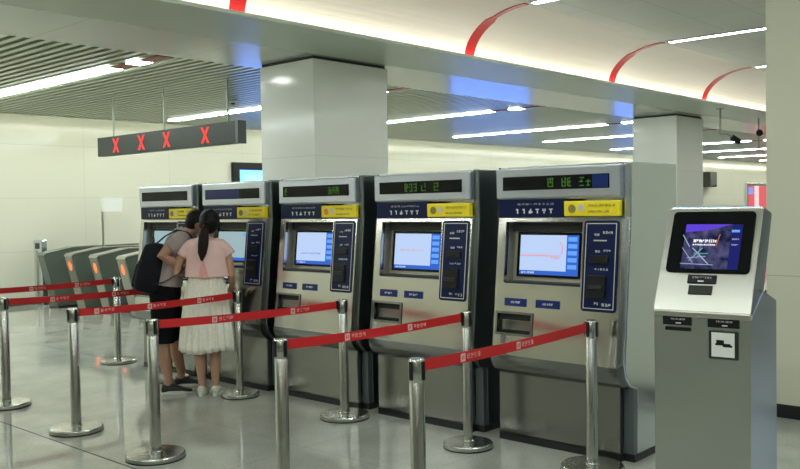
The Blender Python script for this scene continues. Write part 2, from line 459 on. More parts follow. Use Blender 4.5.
# ------------------------------------------------------------------ ticket machines
YF = 4.87
def ys(z): return -(1.52-z)*0.1117          # the panel leans out towards its foot
def SP(x, z, off): return (x, ys(z)-off, z)
def SB(bm, x0, x1, z0, z1, o0, o1):
    """box lying on the leaning panel, from offset o0 to o1 (outwards)"""
    hexa(bm, [SP(x0, z0, o0), SP(x1, z0, o0), SP(x1, z1, o0), SP(x0, z1, o0), SP(x0, z0, o1), SP(x1, z0, o1), SP(x1, z1, o1), SP(x0, z1, o1)])
    return bm
def SBn(*a): return SB(bmesh.new(), *a)

def holed_panel(bm, x0, x1, z0, z1, holes, th):
    xs = sorted({x0, x1, *[h[0] for h in holes], *[h[1] for h in holes]})
    zs = sorted({z0, z1, *[h[2] for h in holes], *[h[3] for h in holes]})
    def solid(i, j):
        if i < 0 or j < 0 or i >= len(xs)-1 or j >= len(zs)-1: return False
        cx, cz = (xs[i]+xs[i+1])/2, (zs[j]+zs[j+1])/2
        return not any(h[0] < cx < h[1] and h[2] < cz < h[3] for h in holes)
    cache = {}
    def V(i, j, o):
        k = (i, j, o)
        if k not in cache: cache[k] = bm.verts.new(SP(xs[i], zs[j], 0 if o == 0 else -th))
        return cache[k]
    for i in range(len(xs)-1):
        for j in range(len(zs)-1):
            if not solid(i, j): continue
            for o in (0, 1): bm.faces.new((V(i, j, o), V(i+1, j, o), V(i+1, j+1, o), V(i, j+1, o)))
            if not solid(i-1, j): bm.faces.new((V(i, j, 0), V(i, j+1, 0), V(i, j+1, 1), V(i, j, 1)))
            if not solid(i+1, j): bm.faces.new((V(i+1, j, 0), V(i+1, j+1, 0), V(i+1, j+1, 1), V(i+1, j, 1)))
            if not solid(i, j-1): bm.faces.new((V(i, j, 0), V(i+1, j, 0), V(i+1, j, 1), V(i, j, 1)))
            if not solid(i, j+1): bm.faces.new((V(i, j+1, 0), V(i+1, j+1, 0), V(i+1, j+1, 1), V(i, j+1, 1)))
    return bm

def machine(x, label, style, seed):
    t = empty('ticket_machine', (x, YF, 0))
    tag(t, label, 'ticket machine', 'row of five ticket machines')
    # body: side profile pushed across the width
    prof = [(0.68, 0.0), (0.68, 1.86), (0.035, 1.86), (0.035, 1.52), (-0.060, 0.62), (-0.035, 0.53), (0.02, 0.470), (0.10, 0.445), (0.10, 0.05), (0.10, 0.0)]
    link('body', B(0.02, 0.937, 0.14, 0.675, 0.045, 1.855), M['steel_side'], t, bevel=0.004)
    for (a, b, mm_) in ((0.0, 0.020, 'side_dark'), (0.937, 0.985, 'steel_side' if style == 0 else 'steel_shade')): link('side_panel', prism_x(bmesh.new(), prof, a, b), M[mm_], t, bevel=0.003 if a == 0 else 0.010, segs=3)  # unseen left panels darkened in colour so the gaps look shaded
    link('top_panel', B(0.02, 0.937, 0.036, 0.14, 1.64, 1.859), M['steel_side'], t)
    # upper fascia with black display
    fa = link('fascia', B(0.004, 0.935, -0.004, 0.05, 1.645, 1.848), M['steel_fascia'], t, bevel=0.012, segs=3)
    dw = link('display_window', B(0.064, 0.862, -0.009, 0.0, 1.702, 1.793), M['glass'], fa, bevel=0.002)
    def FPp(x_, z_, off): return (x_, -0.0085-off, z_)
    gl = {0: [(0.41, 0.47, 1), (0.52, 0.60, 2), (0.645, 0.74, 2)], 1: [(0.32, 0.45, 3), (0.48, 0.54, 1), (0.60, 0.66, 1)],
          2: [(0.09, 0.12, 1), (0.62, 0.76, 3)], 3: [], 4: []}[style]
    if gl:
        runs('display_characters', M['greenled'], fa, FPp, [(a, b, 1.717, 1.778, n, seed+k) for k, (a, b, n) in enumerate(gl)])
    if style in (0, 3):
        a, b = (0.745, 0.855) if style == 0 else (0.07, 0.58)
        link('display_reflection', B(a, b, -0.0105, -0.009, 1.706, 1.789), M['navy2'], fa)  # blue reflection on the display glass, painted as a navy patch
    # header band
    hb = link('header_band', B(0.022, 0.54, 0.004, 0.04, 1.522, 1.642), M['navy'], t)
    def HP_(x_, z_, off): return (x_, 0.0035-off, z_)
    xx = 0.17
    for k, kind in enumerate(('bar', 'bar', 'slash', 'tee', 'y', 'tee')):
        cx = xx + k*0.052; bm = bmesh.new()
        for (a, b, c, d) in {'bar': [(0.0, 0.012, 0, 0.05), (-0.012, 0.0, 0.036, 0.05)], 'slash': [(0.0, 0.012, 0, 0.05), (0.014, 0.026, 0.01, 0.022), (-0.016, -0.004, 0.0, 0.03)],
                             'tee': [(-0.014, 0.024, 0.038, 0.05), (0.0, 0.012, 0, 0.05)], 'y': [(0.0, 0.011, 0, 0.03), (-0.012, 0.0, 0.026, 0.05), (0.011, 0.023, 0.026, 0.05)]}[kind]:
            p, q, rr, s = cx+a*0.7, cx+b*0.7, 1.547+c*0.62, 1.547+d*0.62
            hexa(bm, [HP_(p, rr, 0), HP_(q, rr, 0), HP_(q, s, 0), HP_(p, s, 0), HP_(p, rr, .002), HP_(q, rr, .002), HP_(q, s, .002), HP_(p, s, .002)])
        link('printed_symbol', bm, M['white'], hb)
    runs('printed_characters', M['greyink'], hb, HP_, [(0.17, 0.46, 1.603, 1.615, 9, seed+40)])
    yn = link('notice_plate', B(0.535, 0.925, -0.004, 0.04, 1.527, 1.625), M['yellow'], t, bevel=0.006)
    def YP(x_, z_, off): return (x_, -0.0045-off, z_)
    runs('printed_line', M['yellowink'], yn, YP, [(0.71, 0.90, 1.588, 1.604, 8, seed+50), (0.71, 0.86, 1.550, 1.563, 9, seed+51)])
    bm = bmesh.new(); bmesh.ops.create_cone(bm, cap_ends=True, segments=20, radius1=0.027, radius2=0.027, depth=0.003, matrix=Matrix.Translation((0.595, -0.005, 1.575)) @ Matrix.Rotation(PI/2, 4, 'X'))
    link('printed_badge', bm, M['yellowink' if style != 2 else 'orangeink'], yn)
    bm = bmesh.new(); bmesh.ops.create_cone(bm, cap_ends=True, segments=20, radius1=0.022, radius2=0.022, depth=0.003, matrix=Matrix.Translation((0.66, -0.005, 1.582)) @ Matrix.Rotation(PI/2, 4, 'X'))
    link('printed_badge', bm, M['greyink'], yn)
    # leaning control panel with two openings
    holes = [(0.087, 0.672, 1.082, 1.490), (0.050, 0.325, 0.748, 0.882)]
    fp = link('control_panel', holed_panel(bmesh.new(), 0.020, 0.950, 0.60, 1.520, holes, 0.04), M['champagne'], t, bevel=0.004)
    # rolled lower lip under the panel
    bm = bmesh.new()
    y0 = ys(0.60)
    pr = [(y0, 0.60)]
    for k in range(1, 9):
        a = k/8*PI/2
        pr.append((y0+0.0 + (0.045-y0)*(1-math.cos(a)), 0.60-0.145*math.sin(a)))
    pr += [(0.047, 0.60)]
    prism_x(bm, pr, 0.010, 0.950)
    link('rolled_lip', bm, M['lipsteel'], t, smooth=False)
    # screen recess
    rc = bmesh.new()
    D = 0.11
    x0, x1, z0, z1 = holes[0]
    SB(rc, x0-0.01, x0, z0, z1, -D, -0.038); SB(rc, x1, x1+0.01, z0, z1, -D, -0.038)
    SB(rc, x0, x1, z1, z1+0.01, -D, -0.038); SB(rc, x0, x1, z0-0.01, z0, -D, -0.038); SB(rc, x0-0.01, x1+0.01, z0-0.01, z1+0.01, -D-0.01, -D)
    ss = link('screen_recess', rc, M['recess'], t)
    link('recess_top_shade', SBn(x0, x1, 1.425, 1.49, -D, -D+0.03), M['dark'], ss)  # shadow on the recess back above the screen, painted as a dark strip
    link('recess_ledge', SBn(x0+0.002, x1-0.002, z0+0.0005, z0+0.012, -D, -0.012), M['dark'], ss)
    sf = link('screen', SBn(0.125, 0.612, 1.122, 1.418, -D, -D+0.02), M['glass'], t, bevel=0.003)
    a0, a1, c0, c1 = 0.15, 0.60, 1.138, 1.402
    e = -D+0.0205
    pale = 'scr_pale' if style in (3, 4) else 'scr_white'
    link('screen_picture', SBn(a0, a1-0.09, c0+0.028, c1, e, e+0.001), M[pale], sf)
    link('screen_side_menu', SBn(a1-0.09, a1, c0+0.028, c1, e, e+0.001), M['scr_blue'] if style < 3 else M[pale], sf)
    link('screen_bottom_bar', SBn(a0, a1, c0, c0+0.028, e, e+0.001), M['scr_blue'], sf)
    bm = bmesh.new()
    for k in range(5 if style < 3 else 1): SB(bm, a1-0.08, a1-0.012, c1-0.04-k*0.045, c1-0.012-k*0.045, e+0.001, e+0.0015)
    link('screen_buttons', bm, M['scr_mid'], sf)
    def scp(x_, z_, off): return SP(x_, z_, e+0.001+off*0.5)
    if style == 0:
        bm = bmesh.new()
        SB(bm, a0+0.0, a0+0.30, 1.262, 1.268, e+0.001, e+0.0016); SB(bm, a0+0.24, a0+0.31, 1.250, 1.256, e+0.001, e+0.0016)
        for k in range(8):
            t0, t1 = k/8*PI, (k+1)/8*PI
            px = a0+0.27; 
            SB(bm, px+0.06*math.sin(t0)-0.003, px+0.06*math.sin(t0)+0.003, min(1.30-0.06*math.cos(t0), 1.30-0.06*math.cos(t1)), max(1.30-0.06*math.cos(t0), 1.30-0.06*math.cos(t1)), e+0.001, e+0.0016)
        glyphs(bm, scp, a0+0.02, a0+0.24, 1.272, 1.280, 12, seed+5)
        link('route_line', bm, M['scr_line'], sf)
    if style in (1, 2):
        bm = glyphs(bmesh.new(), scp, a0+0.05, a0+0.30, 1.27 if style == 1 else 1.22, 1.285 if style == 1 else 1.235, 10, seed+6)
        link('screen_text', bm, M['scr_line'] if style == 1 else M['scr_blue'], sf)
    bm = glyphs(bmesh.new(), scp, a0+0.015, a0+0.12, c0+0.008, c0+0.02, 6, seed+8)
    link('screen_caption', bm, M['scr_txt'], sf)
    # blue control module on the right
    cm = link('control_module', rounded(SP, 0.688, 0.930, 0.935, 1.500, 0.022, -0.035, 0.006), M['navy'], t, bevel=0.001)
    bm = bmesh.new()
    for (p, q, rr, s) in ((0.703, 0.708, 0.952, 1.484), (0.910, 0.915, 0.952, 1.484), (0.703, 0.915, 0.952, 0.957), (0.703, 0.915, 1.479, 1.484)): SB(bm, p, q, rr, s, 0.006, 0.008)
    link('silver_outline', bm, M['greyink'], cm)
    link('card_slot', SBn(0.742, 0.868, 1.236, 1.284, 0.0, 0.018), M['black'], cm, bevel=0.004)
    link('banknote_slot', SBn(0.728, 0.856, 1.018, 1.160, 0.0, 0.022), M['black'], cm, bevel=0.006)
    link('banknote_mouth', SBn(0.745, 0.838, 1.075, 1.10, 0.02, 0.032), M['dark'], cm, bevel=0.003)
    link('coin_slot', SBn(0.76, 0.85, 1.372, 1.380, 0.005, 0.010), M['greyink'], cm)
    def MP(x_, z_, off): return SP(x_, z_, 0.006+off)
    runs('printed_characters', M['white'], cm, MP, [(0.76, 0.80, 1.405, 1.420, 2, seed+11), (0.82, 0.89, 1.418, 1.434, 4, seed+12), (0.77, 0.81, 1.302, 1.316, 2, seed+13),
         (0.83, 0.88, 1.308, 1.320, 3, seed+14), (0.77, 0.87, 1.192, 1.204, 5, seed+15), (0.78, 0.81, 0.978, 0.994, 2, seed+16), (0.83, 0.90, 0.972, 0.990, 3, seed+17)])
    # two navy labels
    for (p, q) in ((0.106, 0.280), (0.353, 0.534)):
        lb = link('label_plate', SBn(p, q, 0.932, 0.984, 0.0, 0.004), M['navy2'], t)
        bm = glyphs(bmesh.new(), lambda x_, z_, off: SP(x_, z_, 0.004+off), p+0.05, q-0.05, 0.952, 0.966, 5, seed+20)
        link('printed_characters', bm, M['white'], lb)
    # coin and ticket tray
    x0, x1, z0, z1 = holes[1]
    bm = bmesh.new()
    for (p, q, rr, s) in ((x0-0.012, x0+0.006, z0-0.012, z1+0.012), (x1-0.006, x1+0.012, z0-0.012, z1+0.012), (x0, x1, z1-0.004, z1+0.012), (x0, x1, z0-0.012, z0+0.006)): SB(bm, p, q, rr, s, -0.03, 0.008)
    tf = link('tray_frame', bm, M['lipsteel'], t, bevel=0.003)
    link('tray_recess', SBn(x0, x1, z0, z1, -0.075, -0.038), M['dark'], tf)
    link('tray_flap', SBn(x0+0.012, x1-0.012, z0+0.02, z1-0.045, -0.034, -0.026), M['lipsteel'], tf, bevel=0.003)
    # lower cabinet door and toe kick
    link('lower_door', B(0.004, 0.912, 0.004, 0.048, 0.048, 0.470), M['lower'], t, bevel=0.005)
    link('toe_kick', B(0.0, 0.915, 0.0, 0.67, 0.0, 0.047), M['skirting'], t)
    link('toe_kick', B(0.915, 0.988, 0.05, 0.67, 0.0, 0.047), M['skirting'], t)
    link('corner_shade', B(0.9125, 0.980, 0.055, 0.14, 0.047, 0.46), M['side_dark'], t)  # shade of the inset beside the door, put in as a dark strip
    return t

ML = [(-3.512, 'nearest and largest ticket machine, red route map on its screen, beside the kiosk', 0),
      (-4.665, 'second ticket machine from the right, its display lit green mid-panel, bright blue screen', 1),
      (-5.800, 'middle ticket machine of the five, standing right of the woman in the cream skirt', 2),
      (-6.920, 'ticket machine the woman in pink stands at, blue tint across its display', 3),
      (-8.015, 'farthest leftmost ticket machine, behind the man with the backpack', 4)]
for x, lb, st in ML: machine(x, lb, st, 100+st*60)

# ------------------------------------------------------------------ information kiosk
t = empty('kiosk', (-1.954, 4.018, 0), math.radians(6))
tag(t, 'steel touch screen kiosk with sloping head at the right of the ticket machines', 'kiosk')
W = 0.46
link('lower_body', prism_x(bmesh.new(), [(0.012, 0.0), (0.012, 1.055), (0.25, 1.165), (0.27, 1.168), (0.51, 1.10), (0.51, 0.0)], 0.004, W-0.004), M['kioskside'], t, bevel=0.004)
link('front_door', B(0.0, W-0.002, 0.004, 0.014, 0.012, 1.05), M['kiosk'], t, bevel=0.004)
link('head', prism_x(bmesh.new(), [(0.0, 1.055), (0.0, 1.08), (0.25, 1.572), (0.262, 1.582), (0.43, 1.548), (0.44, 1.535), (0.265, 1.15), (0.2, 1.055)], 0.008, W-0.008), M['kioskside'], t, bevel=0.004)
HN = Vector((0, -(1.572-1.08), 0.25)).normalized()          # outward normal of the face
HU = Vector((0, 0.25, 1.572-1.08)).normalized()             # up along the face
HL = 0.552
def KP(x, s, off):
    p = Vector((x, 0, 1.08)) + HU*s + HN*off
    return tuple(p)
def KB(bm, x0, x1, s0, s1, o0, o1):
    hexa(bm, [KP(x0, s0, o0), KP(x1, s0, o0), KP(x1, s1, o0), KP(x0, s1, o0), KP(x0, s0, o1), KP(x1, s0, o1), KP(x1, s1, o1), KP(x0, s1, o1)]); return bm
fp = link('face_plate', KB(bmesh.new(), 0.0, W, 0.0, HL, -0.004, 0.005), M['kioskhead'], t, bevel=0.003)
link('lip', B(0.0, W, -0.006, 0.03, 1.052, 1.082), M['kioskhead'], t, bevel=0.006)
bz = link('screen', rounded(KP, 0.032, 0.432, 0.198, 0.530, 0.022, 0.004, 0.014), M['glass'], t, bevel=0.002)
def scrmat():
    m = bpy.data.materials.new('night city map screen'); m.use_nodes = True
    nt = m.node_tree; nt.nodes.clear()
    tc = nt.nodes.new('ShaderNodeTexCoord'); n = nt.nodes.new('ShaderNodeTexNoise'); n.inputs['Scale'].default_value = 22; n.inputs['Detail'].default_value = 3
    rp = nt.nodes.new('ShaderNodeValToRGB'); el = rp.color_ramp.elements
    el[0].position = 0.35; el[0].color = (0.012, 0.015, 0.05, 1); el[1].position = 0.7; el[1].color = (0.10, 0.10, 0.22, 1)
    e = nt.nodes.new('ShaderNodeEmission'); e.inputs[1].default_value = 0.9; o = nt.nodes.new('ShaderNodeOutputMaterial')
    nt.links.new(tc.outputs['Object'], n.inputs['Vector']); nt.links.new(n.outputs['Fac'], rp.inputs[0]); nt.links.new(rp.outputs[0], e.inputs[0]); nt.links.new(e.outputs[0], o.inputs[0])
    return m
M['night'] = scrmat()
M['violet'] = light('violet banner', (0.14, 0.07, 0.80), 0.8)
M['violet_dark'] = light('dark blue menu', (0.025, 0.03, 0.22), 0.6)
M['mapline'] = light('pale map line', (0.42, 0.55, 0.75), 0.8)
M['mapteal'] = light('teal map line', (0.10, 0.55, 0.50), 0.7)
M['maporange'] = light('orange map line', (0.65, 0.18, 0.08), 0.8)
SX0, SX1, SZ0, SZ1 = 0.104, 0.378, 0.218, 0.458
link('map_picture', KB(bmesh.new(), SX0, SX1-0.05, SZ0, SZ1, 0.014, 0.0146), M['night'], bz)
link('side_menu', KB(bmesh.new(), SX1-0.05, SX1, SZ0, SZ1, 0.014, 0.0146), M['violet_dark'], bz)
bm = bmesh.new()
hexa(bm, [KP(SX0, SZ1-0.045, .0146), KP(SX0+0.12, SZ1-0.03, .0146), KP(SX1-0.05, SZ1, .0146), KP(SX0, SZ1, .0146), KP(SX0, SZ1-0.045, .0152), KP(SX0+0.12, SZ1-0.03, .0152), KP(SX1-0.05, SZ1, .0152), KP(SX0, SZ1, .0152)])
link('violet_banner', bm, M['violet'], bz)
def kline(bm, x0, s0, x1, s1, w):
    a = Vector((x0, s0)); b = Vector((x1, s1)); d = (b-a).normalized(); n = Vector((-d.y, d.x))*w/2
    q = [a-n, b-n, b+n, a+n]
    hexa(bm, [KP(p.x, p.y, .0147) for p in q] + [KP(p.x, p.y, .0153) for p in q])
bm = bmesh.new()
kline(bm, 0.10, 0.33, 0.16, 0.25, 0.003); kline(bm, 0.095, 0.40, 0.135, 0.335, 0.004); kline(bm, 0.15, 0.33, 0.235, 0.245, 0.005); kline(bm, 0.13, 0.275, 0.22, 0.285, 0.003)
kline(bm, 0.20, 0.33, 0.14, 0.26, 0.003); kline(bm, 0.10, 0.245, 0.26, 0.24, 0.003)
link('map_lines', bm, M['mapline'], bz)
bm = bmesh.new(); kline(bm, 0.16, 0.30, 0.23, 0.30, 0.004); kline(bm, 0.18, 0.275, 0.19, 0.34, 0.003); link('map_lines', bm, M['mapteal'], bz)
bm = bmesh.new(); kline(bm, 0.262, 0.34, 0.275, 0.405, 0.004); kline(bm, 0.225, 0.352, 0.268, 0.372, 0.003); link('map_lines', bm, M['maporange'], bz)
runs('screen_title', M['scr_txt'], bz, lambda x_, z_, off: KP(x_, z_, 0.0154+off*0.3), [(0.148, 0.262, 0.360, 0.375, 12, 5, 0.2), (0.148, 0.258, 0.343, 0.350, 12, 6, 0.3)])
bm = bmesh.new(); KB(bm, 0.328, 0.366, 0.415, 0.428, .0146, .0152); link('menu_button', bm, M['scr_mid'], bz)
runs('menu_line', M['mapline'], bz, lambda x_, z_, off: KP(x_, z_, 0.0150+off*0.3), [(0.334, 0.368, 0.375, 0.381, 4, 8, 0.3), (0.334, 0.368, 0.345, 0.351, 4, 9, 0.3)])
rd = link('card_reader', KB(bmesh.new(), 0.148, 0.285, 0.143, 0.188, 0.004, 0.016), M['black'], t, bevel=0.003)
bm = bmesh.new(); KB(bm, 0.20, 0.228, 0.150, 0.156, 0.016, 0.018); link('indicator', bm, M['white'], rd)
bm = glyphs(bmesh.new(), lambda x_, z_, off: KP(x_, z_, 0.016+off), 0.17, 0.265, 0.168, 0.176, 8, 3); link('printed_characters', bm, M['greyink'], rd)
link('ticket_slot', KB(bmesh.new(), 0.158, 0.272, 0.086, 0.134, 0.004, 0.012), M['dark'], t, bevel=0.003)
def FB(x0, x1, z0, z1, o=0.006): return B(x0, x1, 0.004-o, 0.004, z0, z1)
for (p, q, zz) in ((0.046, 0.186, 1.033), (0.262, 0.408, 1.033)):
    lb = link('label_plate', FB(p, q, zz-0.022, zz+0.022), M['black'], t, bevel=0.002)
    def LP(x_, z_, off): return (x_, -0.0025-off, z_)
    runs('printed_characters', M['greyink'], lb, LP, [(p+0.04, q-0.03, zz+0.004, zz+0.012, 8, 31)])
    link('indicator', B((p+q)/2-0.005, (p+q)/2+0.02, -0.004, -0.002, zz-0.014, zz-0.008), M['white'], lb)
link('receipt_slot', FB(0.058, 0.182, 0.984, 1.002, 0.008), M['black'], t, bevel=0.003)
nf = link('notice_frame', FB(0.268, 0.402, 0.862, 0.997, 0.010), M['dark'], t, bevel=0.003)
link('notice_paper', FB(0.282, 0.388, 0.874, 0.989, 0.012), M['paper'], nf)
bm = bmesh.new()
for (p, q, rr, s) in ((0.305, 0.34, 0.937, 0.954), (0.30, 0.37, 0.929, 0.938), (0.335, 0.378, 0.922, 0.932)): box(bm, p, q, -0.0095, -0.008, rr, s)
link('notice_drawing', bm, M['black'], nf)
link('lock', B(W-0.002, W+0.006, 0.26, 0.275, 1.16, 1.175), M['steel'], t)

# ------------------------------------------------------------------ barrier posts and belts
def post(x, y, label, rr=0.036, br=0.188, ang=0.0):
    t = empty('stanchion', (x, y, 0), ang); tag(t, label, 'queue barrier post', 'queue barrier posts')
    link('base', lathe(bmesh.new(), [(0, 0), (br, 0), (br, 0.028), (br-0.006, 0.036), (rr+0.03, 0.042), (0, 0.042)], 40), M['chrome'], t, smooth=False, bevel=0.002)
    link('base_rim', lathe(bmesh.new(), [(br-0.004, 0.0), (br+0.003, 0.0), (br+0.003, 0.008), (br-0.004, 0.008)], 40), M['black'], t)
    p = link('pole', lathe(bmesh.new(), [(0, 0.03), (rr+0.008, 0.03), (rr+0.008, 0.045), (rr, 0.05), (rr, 0.80), (rr-0.003, 0.805), (0, 0.805)], 28), M['chrome'], t, smooth=True)
    e = p.modifiers.new('edges', 'EDGE_SPLIT'); e.split_angle = math.radians(35)
    h = link('belt_head', lathe(bmesh.new(), [(0, 0.80), (rr+0.001, 0.80), (rr+0.003, 0.81), (rr+0.003, 0.898), (rr-0.002, 0.908), (0, 0.910)], 28), M['chrome'], t, smooth=True)
    e = h.modifiers.new('edges', 'EDGE_SPLIT'); e.split_angle = math.radians(35)
    for k in range(4):
        a = k*PI/2
        bm = bmesh.new(); box(bm, rr-0.004, rr+0.008, -0.010, 0.010, 0.812, 0.898)
        bmesh.ops.rotate(bm, cent=(0, 0, 0), matrix=Matrix.Rotation(a, 3, 'Z'), verts=bm.verts)
        link('belt_clip', bm, M['black'], h, bevel=0.002)
    return t
PF = {1: (-2.639, 3.017), 2: (-3.638, 3.045), 3: (-4.985, 3.099), 4: (-6.056, 3.11), 5: (-7.307, 3.147), 6: (-8.50, 3.18)}
PB = {1: (-2.653, 4.63), 2: (-3.548, 4.565), 3: (-4.78, 4.62), 4: (-6.048, 4.60), 5: (-7.17, 4.62), 6: (-8.44, 4.83)}
fl = {1: 'nearest barrier post, front row, in front of the second ticket machine from the right', 2: 'front row barrier post below the middle ticket machine, base cut off by the frame',
      3: 'front row barrier post with its full round base, in front of the couple', 4: 'front row barrier post left of the couple, its base beside the dark floor joint',
      5: 'front row barrier post at the left edge', 6: 'front row barrier post just outside the left edge'}
bl = {1: 'back row barrier post in front of the nearest ticket machine', 2: 'back row barrier post in front of the second ticket machine from the right',
      3: 'back row barrier post in front of the middle ticket machine', 4: 'back row barrier post just right of the woman in the cream skirt',
      5: 'back row barrier post hidden behind the man in the grey shirt', 6: 'farthest back row barrier post, left of the man near the gates'}
for k in range(1, 7):
    d = Vector((PB[k][0]-PF[k][0], PB[k][1]-PF[k][1])); a = math.atan2(d.y, d.x)
    post(*PF[k], fl[k], ang=a); 
    if k == 2: post(*PB[k], bl[k], rr=0.031, br=0.165, ang=a)
    elif k == 4: post(*PB[k], bl[k], rr=0.031, br=0.16, ang=a)
    else: post(*PB[k], bl[k], ang=a)
def belt(k, label, marks):
    a = Vector((*PF[k], 0)); b = Vector((*PB[k], 0)); d = (b-a); L = d.length; d.normalize()
    t = empty('barrier_belt', a, math.atan2(d.y, d.x)); tag(t, label, 'barrier belt', 'red barrier belts')
    s0, s1 = 0.048, L-(0.043 if k in (2, 4) else 0.048)
    def sag(s): q = (s-s0)/(s1-s0); return -0.012*4*q*(1-q)
    bm = bmesh.new(); n = 20; vs = []
    for i in range(n+1):
        s = s0+(s1-s0)*i/n; z = sag(s)
        vs.append([bm.verts.new((s, yy, zz+z)) for yy, zz in ((-0.0012, 0.843), (0.0012, 0.843), (0.0012, 0.898), (-0.0012, 0.898))])
    for p, q in zip(vs, vs[1:]):
        for i in range(4): bm.faces.new((p[i], p[(i+1) % 4], q[(i+1) % 4], q[i]))
    bm.faces.new(vs[0]); bm.faces.new(vs[-1])
    link('webbing', bm, M['red_belt'], t)
    link('end_clip', B(s1-0.012, s1+0.002, -0.006, 0.006, 0.838, 0.903), M['black'], t)
    for m in marks:
        s = s0+(s1-s0)*m
        for sd in (-1, 1):
            P = lambda x_, z_, off, sd=sd: (x_, sd*(0.0013+off*0.3), z_)
            bm = bmesh.new(); zc = 0.870+sag(s)
            # square emblem with a slot, then four characters
            for (p, q, rr, ss) in ((-0.02, 0.018, -0.02, -0.010), (-0.02, 0.018, 0.010, 0.02), (-0.02, -0.011, -0.02, 0.02), (0.009, 0.018, -0.02, 0.02), (-0.004, 0.002, -0.012, 0.012)):
                hexa(bm, [P(s+p, zc+rr, 0), P(s+q, zc+rr, 0), P(s+q, zc+ss, 0), P(s+p, zc+ss, 0), P(s+p, zc+rr, .002), P(s+q, zc+rr, .002), P(s+q, zc+ss, .002), P(s+p, zc+ss, .002)])
            glyphs(bm, P, s+0.028, s+0.145, zc-0.010, zc+0.014, 4, 900+k)
            link('printed_emblem', bm, M['belt_ink'], t)
belt(1, 'red belt crossing in front of the nearest ticket machine, closest to the camera', (0.20, 0.52))
belt(2, 'red belt crossing in front of the second ticket machine from the right', (0.30, 0.66))
belt(3, 'red belt from in front of the couple to the middle ticket machine', (0.28, 0.72))
belt(4, 'red belt passing right across the couple at hip height', (0.10, 0.42, 0.75))
belt(5, 'red belt running from the left edge post to the backpack', (0.26, 0.66))
belt(6, 'farthest red belt, topmost at the left edge, near the gates', (0.45, 0.75))

# ------------------------------------------------------------------ ticket gates
GK = 1.165
def gate(x, label, lit=True, y=5.85):
    t = empty('ticket_gate', (x*GK, y*GK, 0)); t.scale = (1.12, 1.1, 0.915); tag(t, label, 'ticket gate', 'ticket gates')
    prof = [(0.22, 0.0), (0.02, 0.98), (0.03, 1.01), (0.50, 1.10), (1.75, 1.10), (1.80, 1.06), (1.80, 0.0)]
    link('cabinet', prism_x(bmesh.new(), prof, -0.11, 0.11), M['gateside'], t, bevel=0.01)
    end = link('end_panel', prism_x(bmesh.new(), [(0.205, 0.0), (0.222, 0.0), (0.022, 0.985), (0.004, 0.98)], -0.10, 0.10), M['gateend'] if lit else M['gateside'], t, bevel=0.004)
    link('top_cover', prism_x(bmesh.new(), [(0.0, 0.975), (0.03, 1.02), (0.50, 1.112), (1.77, 1.112), (1.77, 1.10), (0.50, 1.10), (0.03, 1.0)], -0.115, 0.115), M['gateend'] if lit else M['gateside'], t)
    if lit:
        def gy(z): return 0.205-0.2*z
        bm = bmesh.new()
        n = 16
        a = [bm.verts.new((0.034*math.cos(2*PI*i/n), gy(0.80+0.085*math.sin(2*PI*i/n))-0.002, 0.80+0.085*math.sin(2*PI*i/n))) for i in range(n)]
        b = [bm.verts.new((v.co.x, v.co.y-0.006, v.co.z)) for v in a]
        bm.faces.new(a); bm.faces.new(b)
        for i in range(n): bm.faces.new((a[i], a[(i+1) % n], b[(i+1) % n], b[i]))
        link('arrow_light', bm, M['orange_led'], end)
    if lit: link('flap', prism_x(bmesh.new(), [(0.85, 0.25), (0.95, 0.25), (1.05, 0.95), (0.85, 0.98)], 0.11, 0.30), M['gateend'], t, bevel=0.01)
    link('plinth', B(-0.13, 0.13, 0.20, 1.82, 0, 0.05), M['skirting'], t)
gate(-12.10, 'unlit dark ticket gate at the left end of the gate line', lit=False, y=5.75)
gate(-11.50, 'leftmost ticket gate with an orange light')
gate(-10.82, 'second ticket gate from the left with an orange light')
gate(-10.12, 'third orange-lit ticket gate, beside the black backpack')
gate(-9.42, 'ticket gate hidden behind the man with the backpack')
t = empty('gate_post', (-14.70, 6.99, 0)); tag(t, 'tall grey metal post standing at the left end of the gates', 'post')
link('upright', B(-0.15, 0.15, -0.05, 0.05, 0, 1.13), M['steel_side'], t, bevel=0.01)
link('inset_strip', B(-0.045, 0.035, -0.055, -0.045, 0.05, 0.95), M['gateend'], t)
link('reader', B(-0.06, 0.06, -0.065, -0.05, 0.98, 1.08), M['dark'], t, bevel=0.004)

# ------------------------------------------------------------------ hanging sign
SY = 6.2; k = 6.2/5.9
sx0, sx1 = -10.69*k, -7.69*k; sz0, sz1 = 1.615+(2.330-1.615)*k, 1.615+(2.575-1.615)*k
t = empty('gate_sign', ((sx0+sx1)/2, SY, sz0)); tag(t, 'long dark sign with four red crosses hanging above the gates', 'sign')
hw = (sx1-sx0)/2; hh = sz1-sz0
link('sign_box', B(-hw, hw, 0, 0.11, 0, hh), M['signblack'], t, bevel=0.006)
link('end_cap', B(hw-0.04, hw+0.01, -0.006, 0.116, -0.004, hh+0.004), M['side_dark'], t, bevel=0.004)
for px in (0.155, 0.355, 0.54, 0.80):
    cx = -hw + px*2*hw; bm = bmesh.new()
    for s in (1, -1):
        w, h2, th = 0.062, 0.095, 0.020
        hexa(bm, [(cx-s*w-th, -0.006, hh/2-h2), (cx-s*w+th, -0.006, hh/2-h2), (cx+s*w+th, -0.006, hh/2+h2), (cx+s*w-th, -0.006, hh/2+h2),
                  (cx-s*w-th, 0.0, hh/2-h2), (cx-s*w+th, 0.0, hh/2-h2), (cx+s*w+th, 0.0, hh/2+h2), (cx+s*w-th, 0.0, hh/2+h2)])
    link('red_cross', bm, M['ledred'], t)
for px in (0.11, 0.50, 0.92):
    cx = -hw + px*2*hw
    link('hanging_rod', lathe(bmesh.new(), [(0, hh), (0.013, hh), (0.013, 3.14-sz0), (0, 3.14-sz0)], 10, (cx, 0.055)), M['rod'], t, smooth=False)

